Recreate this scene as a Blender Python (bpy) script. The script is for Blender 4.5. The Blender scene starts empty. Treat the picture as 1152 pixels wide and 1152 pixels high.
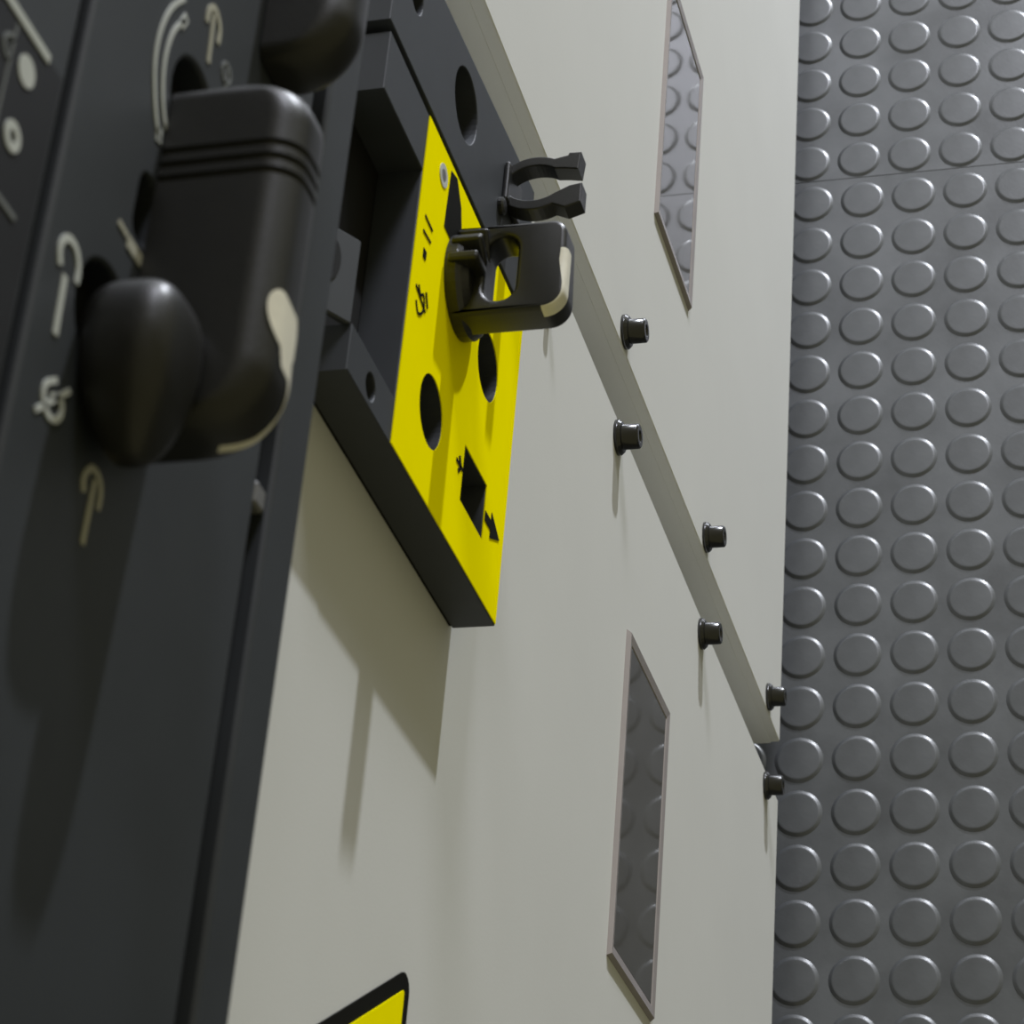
import bpy, bmesh, math, random
from mathutils import Matrix, Vector
random.seed(7)
scene = bpy.context.scene
COL = scene.collection

# ------------------------------------------------------------------ camera
# World: X runs along the switchgear front (to the right when facing it),
# Y points into the cabinets, Z is up. Cabinet fronts stand at Y = 0.
RW = ((0.078405, -0.963539, -0.255824),
      (-0.867928, 0.060274, -0.493019),
      (0.490463, 0.260692, -0.831556))
cam_d = bpy.data.cameras.new('camera')
cam = bpy.data.objects.new('camera', cam_d)
COL.objects.link(cam)
r, d, f = (Vector(v) for v in RW)
m = Matrix((( r.x, -d.x, -f.x, -0.71787), (r.y, -d.y, -f.y, -0.21762),
            (r.z, -d.z, -f.z, 1.24957), (0, 0, 0, 1)))
cam.matrix_world = m
cam_d.sensor_fit = 'HORIZONTAL'
cam_d.sensor_width = 36.0
cam_d.lens = 2769.4 / 1152.0 * 36.0
cam_d.clip_start = 0.01
cam_d.clip_end = 50
cam_d.dof.use_dof = True
cam_d.dof.focus_distance = 0.95
cam_d.dof.aperture_fstop = 44
scene.camera = cam

# ------------------------------------------------------------------ light
world = bpy.data.worlds.new('world')
scene.world = world
world.use_nodes = True
bg = world.node_tree.nodes['Background']
bg.inputs[0].default_value = (1.0, 0.93, 0.54, 1)
bg.inputs[1].default_value = 0.305

ld = bpy.data.lights.new('aisle_lamp', 'AREA')
ld.shape = 'DISK'
ld.size = 0.07
ld.energy = 95
ld.color = (0.88, 0.92, 1.0)
lamp = bpy.data.objects.new('aisle_lamp', ld)
COL.objects.link(lamp)
lamp.location = (2.50, -0.87, 0.74)
lamp.rotation_euler = (Vector((-0.3, 0.0, 0.5)) - lamp.location).to_track_quat('-Z', 'Y').to_euler()

# cool ceiling luminaire farther along the aisle
cd = bpy.data.lights.new('ceiling_luminaire', 'AREA')
cd.shape = 'RECTANGLE'
cd.size = 1.5
cd.size_y = 0.5
cd.energy = 165
cd.color = (0.86, 0.88, 1.0)
ceil_l = bpy.data.objects.new('ceiling_luminaire', cd)
COL.objects.link(ceil_l)
ceil_l.location = (3.0, -0.85, 2.55)

vs = scene.view_settings
scene.display_settings.display_device = 'sRGB'
vs.view_transform = 'Standard'
vs.look = 'None'
vs.exposure = 0.0
vs.gamma = 1.0
vs.use_curve_mapping = False

# ------------------------------------------------------------------ materials
def mat(name, col, rough=0.5, spec=0.5, noise=0.0, nscale=30.0, bump=0.0, bscale=400.0,
        metal=0.0, coat=0.0, col2=None, rvar=0.0):
    mt = bpy.data.materials.new(name)
    mt.use_nodes = True
    nt = mt.node_tree
    b = nt.nodes['Principled BSDF']
    b.inputs['Base Color'].default_value = (*col, 1)
    b.inputs['Roughness'].default_value = rough
    b.inputs['Specular IOR Level'].default_value = spec
    b.inputs['Metallic'].default_value = metal
    b.inputs['Coat Weight'].default_value = coat
    tc = nt.nodes.new('ShaderNodeTexCoord')
    if noise > 0 or col2:
        n = nt.nodes.new('ShaderNodeTexNoise')
        n.inputs['Scale'].default_value = nscale
        n.inputs['Detail'].default_value = 6
        n.inputs['Roughness'].default_value = 0.6
        nt.links.new(tc.outputs['Object'], n.inputs['Vector'])
        ramp = nt.nodes.new('ShaderNodeValToRGB')
        c2 = col2 or tuple(c * (1 - noise) for c in col)
        ramp.color_ramp.elements[0].position = 0.35
        ramp.color_ramp.elements[0].color = (*c2, 1)
        ramp.color_ramp.elements[1].position = 0.65
        ramp.color_ramp.elements[1].color = (*col, 1)
        nt.links.new(n.outputs['Fac'], ramp.inputs['Fac'])
        nt.links.new(ramp.outputs['Color'], b.inputs['Base Color'])
        if rvar > 0:
            mr = nt.nodes.new('ShaderNodeMapRange')
            mr.inputs['To Min'].default_value = max(0.02, rough - rvar)
            mr.inputs['To Max'].default_value = rough + rvar
            nt.links.new(n.outputs['Fac'], mr.inputs['Value'])
            nt.links.new(mr.outputs['Result'], b.inputs['Roughness'])
    if bump > 0:
        n2 = nt.nodes.new('ShaderNodeTexNoise')
        n2.inputs['Scale'].default_value = bscale
        n2.inputs['Detail'].default_value = 3
        nt.links.new(tc.outputs['Object'], n2.inputs['Vector'])
        bp = nt.nodes.new('ShaderNodeBump')
        bp.inputs['Strength'].default_value = bump
        bp.inputs['Distance'].default_value = 0.0005
        nt.links.new(n2.outputs['Fac'], bp.inputs['Height'])
        nt.links.new(bp.outputs['Normal'], b.inputs['Normal'])
    return mt

M = {
    'paint': mat('light_grey_powder_coat', (0.63, 0.63, 0.60), 0.55, 0.35, noise=0.03, nscale=9, bump=0.06, bscale=900),
    'rubber': mat('grey_rubber', (0.083, 0.087, 0.090), 0.34, 0.5, noise=0.38, nscale=16, bump=0.10, bscale=700, rvar=0.06),
    'fascia': mat('dark_grey_paint', (0.026, 0.030, 0.034), 0.55, 0.5, noise=0.15, nscale=40, bump=0.05, bscale=1500),
    'plate': mat('black_label_film', (0.012, 0.0125, 0.014), 0.6, 0.3, noise=0.10, nscale=30),
    'plastic': mat('black_plastic', (0.011, 0.011, 0.010), 0.36, 0.6, noise=0.15, nscale=80, bump=0.08, bscale=2500),
    'handle': mat('textured_black_plastic', (0.011, 0.011, 0.0095), 0.40, 0.45, noise=0.2, nscale=150, bump=0.12, bscale=1800),
    'housing': mat('black_housing', (0.030, 0.034, 0.040), 0.58, 0.5, noise=0.12, nscale=60),
    'void': mat('dark_interior', (0.008, 0.008, 0.008), 0.7, 0.2, noise=0.1, nscale=50),
    'yellow': mat('yellow_label', (0.98, 0.86, 0.0), 0.6, 0.0, noise=0.03, nscale=40),
    'black_print': mat('black_print', (0.010, 0.010, 0.008), 0.6, 0.05, noise=0.1, nscale=50),
    'white_print': mat('white_print', (0.50, 0.52, 0.49), 0.5, 0.3, noise=0.06, nscale=200),
    'grey_print': mat('grey_print', (0.17, 0.18, 0.18), 0.5, 0.3, noise=0.1, nscale=200),
    'cream_print': mat('worn_cream_print', (0.42, 0.41, 0.33), 0.5, 0.3, noise=0.15, nscale=200),
    'pointer': mat('ivory_pointer_paint', (0.74, 0.71, 0.60), 0.45, 0.4, noise=0.10, nscale=300),
    'bolt': mat('black_bolt', (0.010, 0.010, 0.010), 0.22, 0.6, noise=0.2, nscale=200),
    'wframe': mat('clear_plastic_frame', (0.31, 0.28, 0.272), 0.2, 0.6, noise=0.08, nscale=60),
    'pane': mat('smoked_glass_pane', (0.095, 0.092, 0.086), 0.035, 0.5, noise=0.12, nscale=25, bump=0.02, bscale=60),
    'metal': mat('grey_metal_latch', (0.14, 0.14, 0.14), 0.4, 0.5, noise=0.1, nscale=90),
}

# ------------------------------------------------------------------ helpers
def link(name, me, material, parent=None, smooth=False):
    o = bpy.data.objects.new(name, me)
    COL.objects.link(o)
    if material is not None:
        me.materials.clear()
        me.materials.append(material)
    if parent is not None:
        o.parent = parent
    if smooth:
        for p in me.polygons:
            p.use_smooth = True
        me.set_sharp_from_angle(angle=math.radians(42))
    return o

def wloc(o):
    v = Vector((0, 0, 0))
    while o is not None:
        v += o.location
        o = o.parent
    return v

def put(name, me, material, parent=None, smooth=False, at=None):
    """me is in world metres; move its origin onto `at` (default: bbox centre)."""
    if at is None:
        xs = [v.co for v in me.vertices]
        at = Vector([(min(c[i] for c in xs) + max(c[i] for c in xs)) / 2 for i in range(3)])
    at = Vector(at)
    me.transform(Matrix.Translation(-at))
    o = link(name, me, material, parent, smooth)
    o.location = at - (wloc(parent) if parent is not None else Vector((0, 0, 0)))
    return o

def thing(name, loc, label, cat, group=None):
    o = bpy.data.objects.new(name, None)
    o.empty_display_size = 0.02
    COL.objects.link(o)
    o.location = loc
    tag(o, label, cat, group)
    return o

def tag(o, label=None, cat=None, group=None, kind=None):
    if label: o['label'] = label
    if cat: o['category'] = cat
    if group: o['group'] = group
    if kind: o['kind'] = kind

def from_bm(bm):
    me = bpy.data.meshes.new('mesh')
    bmesh.ops.recalc_face_normals(bm, faces=bm.faces)
    bm.to_mesh(me)
    bm.free()
    return me

def bevel_bm(bm, off, seg=2, edges=None):
    bmesh.ops.bevel(bm, geom=edges or list(bm.edges), offset=off, segments=seg, affect='EDGES', profile=0.5)

def box_me(x0, x1, y0, y1, z0, z1, bev=0.0, seg=2):
    bm = bmesh.new()
    bmesh.ops.create_cube(bm, size=1)
    for v in bm.verts:
        v.co = Vector((x0 if v.co.x < 0 else x1, y0 if v.co.y < 0 else y1, z0 if v.co.z < 0 else z1))
    if bev > 0:
        bevel_bm(bm, bev, seg)
    return from_bm(bm)

def lathe_me(profile, n=24, axis='Z', origin=(0, 0, 0), cap_end=True):
    """profile: (radius, height) pairs; axis 'Z' up or 'Y' (height runs to -Y)."""
    bm = bmesh.new()
    rings = []
    for rr, h in profile:
        ring = []
        for k in range(n):
            a = 2 * math.pi * k / n
            c, s = rr * math.cos(a), rr * math.sin(a)
            p = (c, s, h) if axis == 'Z' else (c, -h, s)
            ring.append(bm.verts.new(Vector(p) + Vector(origin)))
        rings.append(ring)
    for a, b in zip(rings, rings[1:]):
        for k in range(n):
            bm.faces.new((a[k], a[(k + 1) % n], b[(k + 1) % n], b[k]))
    bm.faces.new(rings[0][::-1])
    if cap_end:
        bm.faces.new(rings[-1])
    return from_bm(bm)

def circle(cx, cy, rr, n=40):
    return [(cx + rr * math.cos(2 * math.pi * k / n), cy + rr * math.sin(2 * math.pi * k / n)) for k in range(n)]

def rounded(pts, radii, n=6):
    out = []
    N = len(pts)
    for i in range(N):
        p = Vector(pts[i]); a = Vector(pts[i - 1]); b = Vector(pts[(i + 1) % N])
        rr = radii[i] if isinstance(radii, (list, tuple)) else radii
        if rr <= 0:
            out.append(tuple(p)); continue
        u = (a - p).normalized(); w = (b - p).normalized()
        ang = u.angle(w)
        t = rr / math.tan(ang / 2)
        p0, p1 = p + u * t, p + w * t
        c = p + (u + w).normalized() * (rr / math.sin(ang / 2))
        a0 = math.atan2(p0.y - c.y, p0.x - c.x); a1 = math.atan2(p1.y - c.y, p1.x - c.x)
        da = (a1 - a0 + math.pi) % (2 * math.pi) - math.pi
        for k in range(n + 1):
            q = a0 + da * k / n
            out.append((c.x + rr * math.cos(q), c.y + rr * math.sin(q)))
    return out

def plate_me(loops, lo, hi, plane='XZ', bev=0.0, res=1):
    """Filled 2D outline with holes, extruded. loops in mm. plane XZ: spans Y lo..hi; XY: spans Z lo..hi (mm)."""
    cu = bpy.data.curves.new('tmp', 'CURVE')
    cu.dimensions = '2D'
    cu.fill_mode = 'BOTH'
    for lp in loops:
        sp = cu.splines.new('POLY')
        sp.points.add(len(lp) - 1)
        for q, (x, y) in zip(sp.points, lp):
            q.co = (x, y, 0, 1)
        sp.use_cyclic_u = True
    h = abs(hi - lo) / 2
    cu.extrude = max(h - bev, 1e-4)
    cu.bevel_depth = bev
    cu.bevel_resolution = res
    cu.offset = -bev
    o = bpy.data.objects.new('tmp', cu)
    COL.objects.link(o)
    dg = bpy.context.evaluated_depsgraph_get()
    dg.update()
    me = bpy.data.meshes.new_from_object(o.evaluated_get(dg))
    bpy.data.objects.remove(o)
    bpy.data.curves.remove(cu)
    mid = (lo + hi) / 2
    for v in me.vertices:
        x, y, z = v.co
        v.co = (x / 1000, (mid - z) / 1000, y / 1000) if plane == 'XZ' else (x / 1000, y / 1000, (mid + z) / 1000)
    bm = bmesh.new()
    bm.from_mesh(me)
    bmesh.ops.remove_doubles(bm, verts=bm.verts, dist=1e-6)
    bmesh.ops.recalc_face_normals(bm, faces=bm.faces)
    for f_ in bm.faces:
        f_.smooth = False
    bm.to_mesh(me)
    bm.free()
    return me

def ribbon_me(polys, y, t=0.25):
    """Flat printed strokes on a front-facing surface at Y = y (mm). polys: [(width, [(x,z)...], closed)]."""
    bm = bmesh.new()
    for w, pts, closed in polys:
        P = [Vector(p) for p in pts]
        n = len(P)
        L, Rr = [], []
        for i in range(n):
            a = P[i - 1] if (i > 0 or closed) else P[i]
            b = P[(i + 1) % n] if (i < n - 1 or closed) else P[i]
            tdir = (b - a).normalized()
            nn = Vector((-tdir.y, tdir.x)) * (w / 2)
            L.append(P[i] + nn); Rr.append(P[i] - nn)
        def mk(q, yy): return bm.verts.new((q.x / 1000, yy / 1000, q.y / 1000))
        lf = [mk(q, y - t) for q in L]; rf = [mk(q, y - t) for q in Rr]
        lb = [mk(q, y) for q in L]; rb = [mk(q, y) for q in Rr]
        rng = range(n if closed else n - 1)
        for i in rng:
            j = (i + 1) % n
            bm.faces.new((lf[i], lf[j], rf[j], rf[i]))
            bm.faces.new((lb[i], lb[j], lf[j], lf[i]))
            bm.faces.new((rf[i], rf[j], rb[j], rb[i]))
        if not closed:
            for i in (0, n - 1):
                bm.faces.new((lf[i], rf[i], rb[i], lb[i]))
    return from_bm(bm)

def smooth_line(pts, n=5):
    out = []
    for i in range(len(pts) - 1):
        p0 = Vector(pts[max(i - 1, 0)]); p1 = Vector(pts[i]); p2 = Vector(pts[i + 1]); p3 = Vector(pts[min(i + 2, len(pts) - 1)])
        for k in range(n):
            t = k / n
            q = 0.5 * (2 * p1 + (p2 - p0) * t + (2 * p0 - 5 * p1 + 4 * p2 - p3) * t * t + (3 * p1 - p0 - 3 * p2 + p3) * t ** 3)
            out.append((q.x, q.y))
    out.append(tuple(pts[-1]))
    return out

# ------------------------------------------------------------------ floor: rubber sheets with round studs
PITCH = 0.032
floor = put('floor', box_me(-1.6, 4.6, -2.6, 0.9, -0.06, -0.004), M['rubber'])
tag(floor, 'dark grey studded rubber floor beside the cabinets', None, None, 'structure')
STUD = lathe_me([(0.0138, -0.0006), (0.0137, 0.00002), (0.0131, 0.00014), (0.0124, 0.00062), (0.0119, 0.00088), (0.0113, 0.00093), (0.0109, 0.00093), (0.0104, 0.00093)], 32)
for p in STUD.polygons:
    p.use_smooth = True
STUD.materials.append(M['rubber'])

def rubber_sheet(x0, x1, gx, gy, rows, cols, lab, allx, ally):
    sh = put('rubber_sheet', box_me(x0, x1, -1.5, 0.6, -0.004, 0.0, 0.0002, 1), M['rubber'], floor)
    sh['label'] = lab
    base = wloc(sh)
    made = set()
    for i in rows:
        for j in cols:
            o = bpy.data.objects.new('stud', STUD)
            COL.objects.link(o)
            o.parent = sh
            o.location = Vector((gx + i * PITCH, gy - j * PITCH, 0)) - base
            made.add((i, j))
    vs_, fs = [], []
    for i in allx:
        for j in ally:
            if (i, j) in made:
                continue
            k = len(vs_)
            c = Vector((gx + i * PITCH, gy - j * PITCH, 0))
            vs_ += [tuple(v.co + c) for v in STUD.vertices]
            fs += [tuple(q + k for q in p.vertices) for p in STUD.polygons]
    me = bpy.data.meshes.new('mesh')
    me.from_pydata(vs_, [], fs)
    o = put('outer_studs', me, M['rubber'], sh, True)
    o['kind'] = 'stuff'

rubber_sheet(-0.7625, 0.2489, 0.2313, -0.0378, range(-18, 1), range(-1, 4),
             'nearer rubber sheet', range(-30, 1), range(-12, 24))
rubber_sheet(0.2491, 1.2615, 0.2635, -0.0353, range(0, 6), range(-1, 4),
             'farther rubber sheet', range(0, 31), range(-12, 24))

wall = put('wall_back', box_me(-1.6, 4.6, 0.62, 0.72, 0.0, 2.7), M['paint'])
tag(wall, 'light grey wall behind the switchgear cabinets', None, None, 'structure')

# ------------------------------------------------------------------ cabinets
def bolt_part(parent, x, z, y=0.0, k=1.0):
    ph = random.random() * 360
    me = lathe_me([(0.0074 * k, 0.0), (0.0074 * k, 0.0014 * k), (0.0064 * k, 0.0026 * k), (0.0052 * k, 0.0028 * k), (0.0052 * k, 0.0090 * k),
                   (0.0046 * k, 0.0096 * k), (0.0026 * k, 0.0096 * k), (0.0026 * k, 0.0060 * k)], 24, 'Y')
    o = link('bolt', me, M['bolt'], parent)
    for p in me.polygons:
        p.use_smooth = p.area < 2e-5 and abs(p.normal.y) < 0.5
    o.location = Vector((x, y, z)) - wloc(parent)
    return o

def window_part(parent, x0, x1, z0, z1):
    bm = bmesh.new()
    # rings: outer foot, ridge outer, ridge inner, inner foot
    rings = []
    for ins, y in ((0, 0.0), (0.0012, -0.0019), (0.0050, -0.0014), (0.0056, -0.0008)):
        rings.append([bm.verts.new((x, y, z)) for x, z in
                      ((x0 + ins, z0 + ins), (x1 - ins, z0 + ins), (x1 - ins, z1 - ins), (x0 + ins, z1 - ins))])
    for a, b in zip(rings, rings[1:]):
        for k in range(4):
            bm.faces.new((a[k], a[(k + 1) % 4], b[(k + 1) % 4], b[k]))
    bm.faces.new(rings[0][::-1])
    fr = put('inspection_window', from_bm(bm), M['wframe'], parent)
    fr['label'] = 'raised clear plastic window frame'
    i = 0.0056
    pn = put('pane', box_me(x0 + i, x1 - i, -0.0011, -0.0002, z0 + i, z1 - i), M['pane'], fr)
    pn['label'] = 'smoked glossy pane'

ZB, ZT = 0.030, 1.16
def cabinet(x0, x1, label, win, bolts, seamx):
    t = thing('switchgear_cabinet', ((x0 + x1) / 2, 0.2, 0.0), label, 'cabinet')
    put('front_cover', box_me(x0, x1, 0.0, 0.0062, ZB, ZT, 0.0008, 2), M['paint'], t)
    put('body', box_me(x0 - 0.0004, x1 + 0.0004, 0.0050, 0.42, ZB, ZT), M['paint'], t)
    put('plinth', box_me(x0 + 0.03, x1 - 0.03, 0.09, 0.39, 0.0, ZB + 0.001), M['void'], t)
    window_part(t, *win)
    for x, z in bolts:
        bolt_part(t, x, z)
    return t

BZ = [0.0693, 0.2457, 0.4222]
cab_l = cabinet(-0.95, -0.1895, 'light grey switchgear cabinet with black fascia and yellow plate on its front',
                (-0.4049, -0.2671, 0.3075, 0.3868), [(-0.1980, z) for z in BZ] + [], -0.1895)
cab_r = cabinet(-0.1550, 0.62, 'light grey switchgear cabinet beyond the gap, bare front with one window',
                (-0.0574, 0.0840, 0.3060, 0.3845), [(-0.1465, z) for z in BZ], -0.1550)

bolt_part(cab_l, -0.2100, 0.5345, 0.0, 0.6)  # small unseen bolt, added behind the handle for the shadow it casts

# ------------------------------------------------------------------ warning sign sticker
def tri(xr, z0, side):
    return [(xr - side, z0), (xr, z0), (xr - side / 2, z0 + side * 0.866)]
sign = thing('warning_sign', (-0.545, 0.0, 0.613), 'yellow triangular warning sticker with black border on grey cabinet front', 'sign')
put('border', plate_me([rounded(tri(-489.5, 612.6, 110), 5, 6)], -0.5, 0.0), M['black_print'], sign)
put('yellow_field', plate_me([rounded(tri(-498.0, 617.6, 93), 0.8, 3)], -0.75, -0.45), M['yellow'], sign)

# ------------------------------------------------------------------ mechanism housing with yellow label
hs = thing('mechanism_housing', (-0.30, 0.0, 0.609), 'black mechanism housing with bright yellow label plate on the grey cabinet', 'switch housing')
FY = -14.6
h1, h2 = circle(-352, 688, 11.2), circle(-306.5, 641.3, 11.4)
win = [(-343, 655.2), (-343, 630.8), (-362, 630.8), (-362, 655.2)]
blk = put('housing_block', plate_me([[(-380, 609), (-268, 609), (-268, 754), (-288, 754), (-288, 717), (-366, 717), (-366, 754), (-380, 754)],
          h1, h2, win, circle(-374, 735.8, 3.9, 24)], FY, -1.0, bev=0.35), M['housing'], hs)
put('back_plate', box_me(-0.3795, -0.2685, -0.0011, -0.0001, 0.6095, 0.7538), M['void'], hs)
yl = put('yellow_label', plate_me([[(-379.6, 609.4), (-268.3, 609.4), (-268.3, 716.8), (-379.6, 716.8)],
          circle(-352, 688, 11.0), circle(-306.5, 641.3, 11.2), win], FY - 0.35, FY), M['yellow'], hs)
yl['label'] = 'bright yellow label plate with holes'
put('inner_shutter', box_me(-0.3618, -0.3432, -0.0065, -0.0050, 0.6310, 0.6550), M['metal'], hs)
sp = put('side_block', plate_me([[(-265, 609), (-215.4, 609), (-225.5, 756), (-265, 756)],
          circle(-239.8, 686, 12.0), circle(-241, 737.5, 5.4, 28)], FY, -1.0, bev=0.35), M['housing'], hs)
put('back_plate', box_me(-0.2645, -0.2255, -0.0011, -0.0001, 0.6095, 0.755), M['void'], hs)
# sloping bracket above the left arm of the block
bm = bmesh.new()
prof = [(-14.4, 754.2), (-2.0, 774), (-2.0, 771.5), (-11.5, 754.2)]
for x in (-366.5, -340.0):
    for y, z in prof:
        bm.verts.new((x / 1000, y / 1000, z / 1000))
bm.verts.ensure_lookup_table()
v = bm.verts
bm.faces.new(v[0:4]); bm.faces.new(v[4:8][::-1])
for k in range(4):
    bm.faces.new((v[k], v[(k + 1) % 4], v[4 + (k + 1) % 4], v[4 + k]))
bevel_bm(bm, 0.0005, 1)
br = put('bracket', from_bm(bm), M['housing'], hs)
hole = lathe_me([(0.0035, 0.0), (0.0035, 0.0003)], 20)
ho = put('bracket_hole', hole, M['void'], br)
ho.scale = (1.9, 1.0, 1.0)
ho.location = Vector((-0.3505, -0.0094, 0.7625)) - wloc(br)
ho.rotation_euler = (math.atan2(12.4, 19.8) * -1 + math.pi / 2, 0, 0)
# print on the yellow label, plus a black patch for the wedge hole
YP = FY - 0.35
def print_part(name, polys, y, material, parent):
    return put(name, ribbon_me(polys, y), material, parent)
print_part('printed_arrow', [(1.1, [(-352.2, 662.2), (-352.2, 655.6)], False), (1.4, [(-349.6, 659.6), (-352.2, 657.4), (-354.8, 659.6)], False)], YP, M['black_print'], yl)
put('printed_arrow', plate_me([[(-351.6, 630.4), (-351.6, 624.0), (-348.6, 624.0), (-353.2, 614.2), (-357.6, 624.0), (-354.8, 624.0), (-354.8, 630.4)]], YP - 0.25, YP), M['black_print'], yl)
print_part('printed_ring', [(1.7, circle(-277.5, 700.2, 2.9, 24), True)], YP, M['white_print'], yl)
put('printed_ring_centre', plate_me([circle(-277.5, 700.2, 2.0, 20)], YP - 0.2, YP), M['metal'], yl)
put('wedge_hole_patch', plate_me([[(-271.0, 694.0), (-269.6, 688.2), (-276.0, 682.0), (-292.0, 676.0), (-292.0, 695.0)]], YP - 0.22, YP), M['black_print'], yl)  # flat black patch painting in the dark of a wedge-shaped hole
print_part('printed_mark', [(0.7, [(-300.2, 711.6), (-300.6, 704.2)], False), (0.7, [(-305.6, 711.8), (-305.0, 704.6)], False),
            (2.6, [(-310.3, 708.5), (-313.2, 708.5)], False)], YP, M['black_print'], yl)
print_part('printed_earth_symbol', [(0.8, smooth_line([(-323.4, 710.2), (-325.4, 708), (-323.8, 705.4), (-327, 704), (-330.2, 705.6), (-331.8, 708.6), (-329.2, 711.0)]), False),
            (0.8, [(-325.0, 712.5), (-327.8, 702.5)], False), (1.1, [(-321.6, 703.6), (-325.6, 701.2)], False)], YP, M['black_print'], yl)

# ------------------------------------------------------------------ control fascia
fa = thing('control_fascia', (-0.55, 0.0, 0.8545), 'dark grey control fascia with white switching symbols above the yellow plate', 'control panel')
FD = -50.0
FX0, FX1 = -0.95, -0.1895
put('lower_trim', box_me(FX0, FX1, -0.050, -0.0003, 0.8545, 0.8695, 0.0010, 2), M['fascia'], fa)
put('core', box_me(FX0 + 0.002, FX1 - 0.002, -0.0445, -0.0006, 0.8700, 1.1450), M['void'], fa)
pill = rounded([(-477.5, 936.0), (-464.0, 936.0), (-464.0, 943.4), (-477.5, 943.4)], 3.5, 6)
put('front_cover', plate_me([[(FX0 * 1000, 877.4), (FX1 * 1000, 877.4), (FX1 * 1000, 970), (FX0 * 1000, 970)],
    circle(-440.5, 929.5, 9.3), circle(-498.5, 947.5, 9.8), pill], FD, -43.0, bev=0.8), M['fascia'], fa)
up = put('label_plate', box_me(FX0, FX1, -0.050, -0.0430, 0.9738, 1.150, 0.0008, 2), M['fascia'], fa)
put('latch', box_me(-0.4910, -0.4860, -0.0490, -0.0440, 0.8696, 0.8748, 0.0006, 1), M['metal'], fa)
# mimic-diagram film with its frame on the upper plate
film = put('diagram_film', plate_me([[(-471, 975.2), (-471, 1100), (-700, 1100), (-700, 975.2)]], FD - 0.22, FD), M['plate'], fa)
FP = FD - 0.22
print_part('diagram_line', [(1.6, [(-471.2, 980.4), (-471.2, 1040)], False)], FP, M['white_print'], film)
print_part('diagram_line', [(0.5, [(-473.4, 991.4), (-560, 991.4)], False)], FP, M['grey_print'], film)
print_part('diagram_line', [(0.9, [(-502.2, 980.4), (-502.2, 1040)], False)], FP, M['grey_print'], film)
print_part('diagram_letter', [(0.7, smooth_line([(-476.6, 991.0), (-476.2, 992.6), (-478, 994), (-480, 992.8), (-479.6, 991.0)]), False)], FP, M['grey_print'], film)
put('diagram_dot', plate_me([circle(-478.1, 986.0, 2.7, 28)], FP - 0.2, FP), M['white_print'], film)
print_part('diagram_ring', [(1.5, circle(-490.7, 986.0, 1.85, 28), True)], FP, M['white_print'], film)

pr = lambda n, polys, m='white_print': print_part(n, polys, FD, M[m], fa)
pr('printed_arc_arrow', [(1.0, smooth_line([(-423.5, 940.2), (-428.3, 943.8), (-433.1, 945.9), (-438.3, 946.9), (-443.4, 946.6), (-448.0, 945.0), (-452.1, 942.7), (-455.6, 939.8)]), False),
   (1.0, smooth_line([(-427.1, 938.5), (-431.9, 941.7), (-437.2, 943.1), (-442.4, 943.0), (-447.2, 941.5), (-450.2, 939.6), (-451.8, 937.9)]), False),
   (1.9, [(-426.2, 938.2), (-429.2, 939.6)], False), (1.9, [(-453.4, 940.6), (-456.0, 940.0)], False)])
pr('printed_hook_arrow', [(1.3, smooth_line([(-420.4, 930.2), (-417.6, 930.2), (-415.4, 928.4), (-415.9, 926.0), (-417.9, 924.5), (-420.8, 924.5)]), False),
   (1.2, [(-416.6, 928.0), (-427.4, 926.9)], False)], 'cream_print')
pr('printed_ring', [(0.7, circle(-423.3, 918.9, 2.0, 20), True), (0.7, [(-421.5, 918.9), (-428, 918.3)], False)], 'grey_print')
pr('printed_hook_arrow', [(1.35, smooth_line([(-499.2, 964.2), (-496.3, 965.3), (-493.5, 963.6), (-493.3, 960.4), (-495.6, 958.4), (-498.6, 958.2)]), False),
   (1.5, [(-499.8, 962.1), (-510.6, 961.5)], False)])
pr('printed_mark', [(1.0, [(-479.2, 948.4), (-479.6, 944.6)], False), (2.4, [(-480.2, 944.2), (-480.4, 936.6)], False)], 'cream_print')
pr('printed_earth_symbol', [(1.1, smooth_line([(-517.0, 958.2), (-519.5, 961.2), (-522.0, 961.2), (-523.6, 959.0), (-523.2, 956.3), (-521.0, 954.8), (-519.2, 955.8), (-520.4, 959.1)]), False),
   (1.0, [(-525.3, 962.8), (-516.1, 953.6)], False)])
pr('printed_hook_arrow', [(1.2, smooth_line([(-528.4, 943.0), (-526.2, 943.8), (-523.4, 942.0), (-523.3, 939.0), (-525.2, 937.4), (-528.4, 937.3)]), False),
   (1.2, [(-524.6, 940.1), (-536.4, 940.3)], False)], 'cream_print')

# ------------------------------------------------------------------ rotary handles
def outline_band(path, z_top, prof, blob=None):
    """Painted pointer wrapped over the rim: path is an XY polyline with outward normals (mm)."""
    bm = bmesh.new()
    rows = []
    n = len(path)
    for i, (x, y, nx, ny) in enumerate(path):
        t = i / (n - 1)
        extra = blob(t) if blob else 1.0
        row = []
        for ins, dz in prof:
            k = ins * extra if ins > 0 else ins
            row.append(bm.verts.new(((x - nx * k) / 1000, (y - ny * k) / 1000, (z_top + dz) / 1000)))
        rows.append(row)
    for a, b in zip(rows, rows[1:]):
        for k in range(len(prof) - 1):
            bm.faces.new((a[k], b[k], b[k + 1], a[k + 1]))
    me = from_bm(bm)
    return me

def pointer_path(xs, xc, yo, rr):
    """along the outer end from xs to xc, then round the -X corner of radius rr."""
    p = [(xs + (xc - xs) * k / 14, yo, 0.0, -1.0) for k in range(14)]
    for k in range(13):
        a = math.pi * 1.5 - (math.pi / 2) * k / 12
        p.append((xc + rr * math.cos(a), yo + rr + rr * math.sin(a), math.cos(a), math.sin(a)))
    return p

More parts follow.
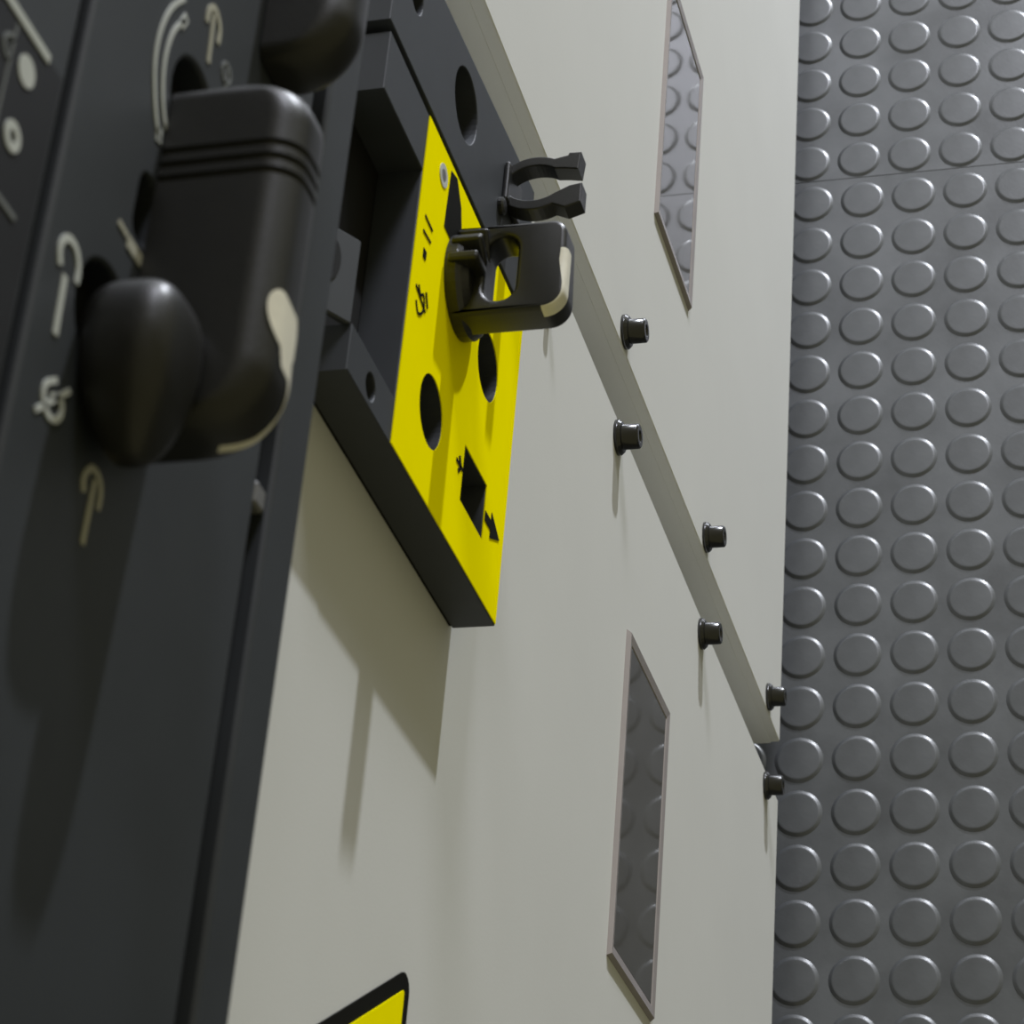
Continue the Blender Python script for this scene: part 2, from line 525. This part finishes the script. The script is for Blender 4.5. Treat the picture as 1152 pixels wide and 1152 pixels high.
# small handle on the yellow plate
sm = thing('rotary_handle', (-0.3010, -0.0146, 0.6755), 'small black switch handle with oval slot and white pointer on yellow plate', 'handle', 'rotary switch handles')
out = rounded([(-316.0, -50.0), (-284.3, -48.8), (-284.3, -15.2), (-316.0, -15.2)], [6.5, 4.5, 0.5, 0.5], 8)
slot = [(-306.8 - 4.8 * math.sin(a), -29.8 + 4.8 * math.cos(a)) for a in [math.pi * k / 10 for k in range(11)]] + \
       [(-293.5 + 4.8 * math.sin(a), -29.8 - 4.8 * math.cos(a)) for a in [math.pi * k / 10 for k in range(11)]]
grip = put('grip', plate_me([out, slot], 671.5, 683.5, 'XY', bev=1.6, res=4), M['plastic'], sm, True)
hubm = lathe_me([(0.0160, 0.0002), (0.0160, 0.0035), (0.0150, 0.0050), (0.0125, 0.0066), (0.0115, 0.0068)], 40, 'Y')
hb = link('hub', hubm, M['plastic'], sm)
hb.location = (0, -0.00035, 0)
for a in (34, 62, 90):
    q = math.radians(a)
    c = Vector((math.cos(q), 0, math.sin(q)))
    me = box_me(-0.0015, 0.0015, -0.0105, -0.0012, 0.0070, 0.0172, 0.0009, 3)
    me.transform(Matrix.Rotation(math.pi / 2 - q, 4, 'Y'))
    fo = link('rib', me, M['plastic'], hb)
pm = outline_band(pointer_path(-295, -309.5, -49.75, 6.5), 683.5,
     [(1.9, 0.10), (1.0, -0.05), (0.35, -0.45), (-0.08, -1.3), (-0.15, -2.4), (-0.15, -4.6)],
     lambda t: 1.5 - 1.1 * min(1, t * 2.2) + (0.5 * min(1, max(0, t * 6)) - 0.5))
put('pointer_mark', pm, M['pointer'], sm, True)['label'] = 'white pointer mark'

# large handles on the fascia: cross-section lofted along X
def loft_grip(x0, x1, y_out, zt, zb, grooves, ra=12.0, rb=8.0, rz=6.5):
    """returns (surface(x, u, off), list of x stations); u in 0..1 runs from the top inner edge over the rim to the bottom inner edge."""
    def yo(x):
        y = y_out
        if x < x0 + ra:
            y = y_out + ra - math.sqrt(max(ra * ra - (x0 + ra - x) ** 2, 0))
        if x > x1 - rb:
            y = y_out + rb - math.sqrt(max(rb * rb - (x - x1 + rb) ** 2, 0))
        return y
    def inset(x):
        e = 0.0
        for a, r_ in ((x - x0, 3.0), (x1 - x, 3.0)):
            if a < r_:
                e = max(e, r_ - math.sqrt(max(r_ * r_ - (r_ - a) ** 2, 0)))
        for g in grooves:
            q = abs(x - g)
            if q < 0.75:
                e = max(e, 0.75 * (1 - (q / 0.75) ** 2) ** 0.5)
        return e
    def surf(x, u, off=0.0):
        e = inset(x) - off
        yy, t, b = yo(x) + min(inset(x), 1.2) - off, zt - e, zb + e
        r_ = min(rz, (t - b) / 2 - 0.05, abs(FD - yy) - 0.05)
        r_ = max(r_, 0.1)
        L = (FD - 0.3) - (yy + r_)          # straight part of the top
        if u < 0.35:
            return (x, FD - 0.3 - L * u / 0.35, t)
        if u < 0.5:
            a = (u - 0.35) / 0.15 * math.pi / 2
            return (x, yy + r_ - r_ * math.sin(a), t - r_ + r_ * math.cos(a))
        if u < 0.65:
            a = (u - 0.5) / 0.15 * math.pi / 2
            return (x, yy + r_ - r_ * math.cos(a), b + r_ - r_ * math.sin(a))
        return (x, yy + r_ + L * (u - 0.65) / 0.35, b)
    return surf

def big_handle(y_out, x0, x1, zt, zb, label, grooves=(), knob=True):
    cx = (x0 + x1) / 2
    t = thing('rotary_handle', (cx / 1000, FD / 1000, (zb + zt) / 2000), label, 'handle', 'rotary switch handles')
    surf = loft_grip(x0, x1, y_out, zt, zb, grooves)
    xs = [x0 + 12 * (1 - math.cos(math.pi / 2 * k / 14)) for k in range(14)]
    k = x0 + 12
    while k < x1 - 8.01:
        xs.append(k); k += 0.75 if not any(abs(k - g) < 2 for g in grooves) else 0.15
    xs += [x1 - 8 + 8 * math.sin(math.pi / 2 * k / 14) for k in range(15)]
    us = [0, 0.17] + [0.35 + 0.3 * k / 20 for k in range(21)] + [0.82, 1.0]
    bm = bmesh.new()
    rows = [[bm.verts.new([c / 1000 for c in surf(x, u)]) for u in us] for x in xs]
    for a, b in zip(rows, rows[1:]):
        for q in range(len(us) - 1):
            bm.faces.new((a[q], a[q + 1], b[q + 1], b[q]))
        bm.faces.new((a[0], b[0], b[-1], a[-1]))
    bm.faces.new(rows[0]); bm.faces.new(rows[-1][::-1])
    put('grip', from_bm(bm), M['handle'], t, True)
    if knob:
        bm = bmesh.new()
        bmesh.ops.create_uvsphere(bm, u_segments=40, v_segments=24, radius=1)
        for v in bm.verts:
            c = v.co
            sg = lambda q, p: math.copysign(abs(q) ** p, q)
            tp = 1.0 - 0.38 * max(0.0, -sg(c.x, 0.62)) ** 1.5
            v.co = Vector(((-506.0 + (12.5 if c.x > 0 else 18.0) * sg(c.x, 0.62)) / 1000,
                           (-57.2 + 8.8 * tp * sg(c.y, 0.62)) / 1000, (946.0 - 5.0 * (1 - tp) + 10.0 * tp * sg(c.z, 0.62)) / 1000))
        put('boss', from_bm(bm), M['handle'], t, True)['label'] = 'rounded boss'
        # worn pointer: a drop on the rim that thins into a stroke round the corner
        bm = bmesh.new()
        rows = []
        for k in range(46):
            q = k / 45
            x = (x0 + 26) + (x0 + 0.35 - x0 - 26) * (1 - (1 - q) ** 1.35)
            if q < 0.32:
                c, w = 0.46 + 0.04 * (q / 0.32), 0.054 * math.sqrt(max(1 - ((q - 0.15) / 0.17) ** 2, 0.06)) if q > 0.15 else 0.054 * math.sqrt(max(1 - ((0.15 - q) / 0.15) ** 2, 0.03))
                w = max(w, 0.018 if q > 0.2 else 0.006)
            else:
                c, w = 0.50 + 0.05 * min(1, (q - 0.32) / 0.3), 0.018
            rows.append([bm.verts.new([v / 1000 for v in surf(x, c + w * (2 * n / 10 - 1), 0.14)]) for n in range(11)])
        for a, b in zip(rows, rows[1:]):
            for n in range(10):
                bm.faces.new((a[n], a[n + 1], b[n + 1], b[n]))
        put('pointer_mark', from_bm(bm), M['pointer'], t, True)['label'] = 'worn ivory pointer mark'
    return t

big_handle(-75.8, -512.5, -442.5, 938.5, 922.5, 'large black switch handle with ribs and ivory pointer on dark fascia', grooves=(-457.0, -460.0, -463.0))
big_handle(-67.6, -409.0, -340, 907, 892, 'black switch handle cut off by the top edge of the picture', knob=False)

# ------------------------------------------------------------------ spring clip
cl = thing('tool_clip', (-0.2365, -0.0146, 0.636), 'open black plastic spring clip beside the yellow plate, above the small handle', 'clip')
CX, CY = -236.5, -24.2
def arc(rx, ry, a0, a1, n=16):
    return [(CX + rx * math.cos(math.radians(a0 + (a1 - a0) * k / n)), CY + ry * math.sin(math.radians(a0 + (a1 - a0) * k / n))) for k in range(n + 1)]
# jaw on the far side (+X) and jaw on the near side (-X), opening towards -Y
far = arc(6.9, 9.6, 90, -42) + [(-231.8, -34.4), (-232.6, -38.6), (-225.8, -39.2), (-225.6, -35.2), (-226.6, -34.8)] + arc(10.4, 12.4, -30, 90)
near = arc(6.9, 9.6, 90, 225) + [(-238.8, -36.2), (-238.2, -40.2), (-245.6, -40.2), (-247.4, -35.0)] + arc(10.6, 12.4, 212, 90)
put('jaw', plate_me([far], 634.0, 641.0, 'XY', bev=0.4), M['plastic'], cl)
put('jaw', plate_me([near], 634.0, 641.0, 'XY', bev=0.4), M['plastic'], cl)
put('foot', box_me(-0.2440, -0.2290, -0.0166, -0.0147, 0.6280, 0.6440, 0.0007, 2), M['plastic'], cl)
put('screw', lathe_me([(0.0030, 0.0), (0.0030, 0.0012), (0.0022, 0.0018)], 16, 'Y', (-0.2475, -0.0147, 0.6445)), M['plastic'], cl)
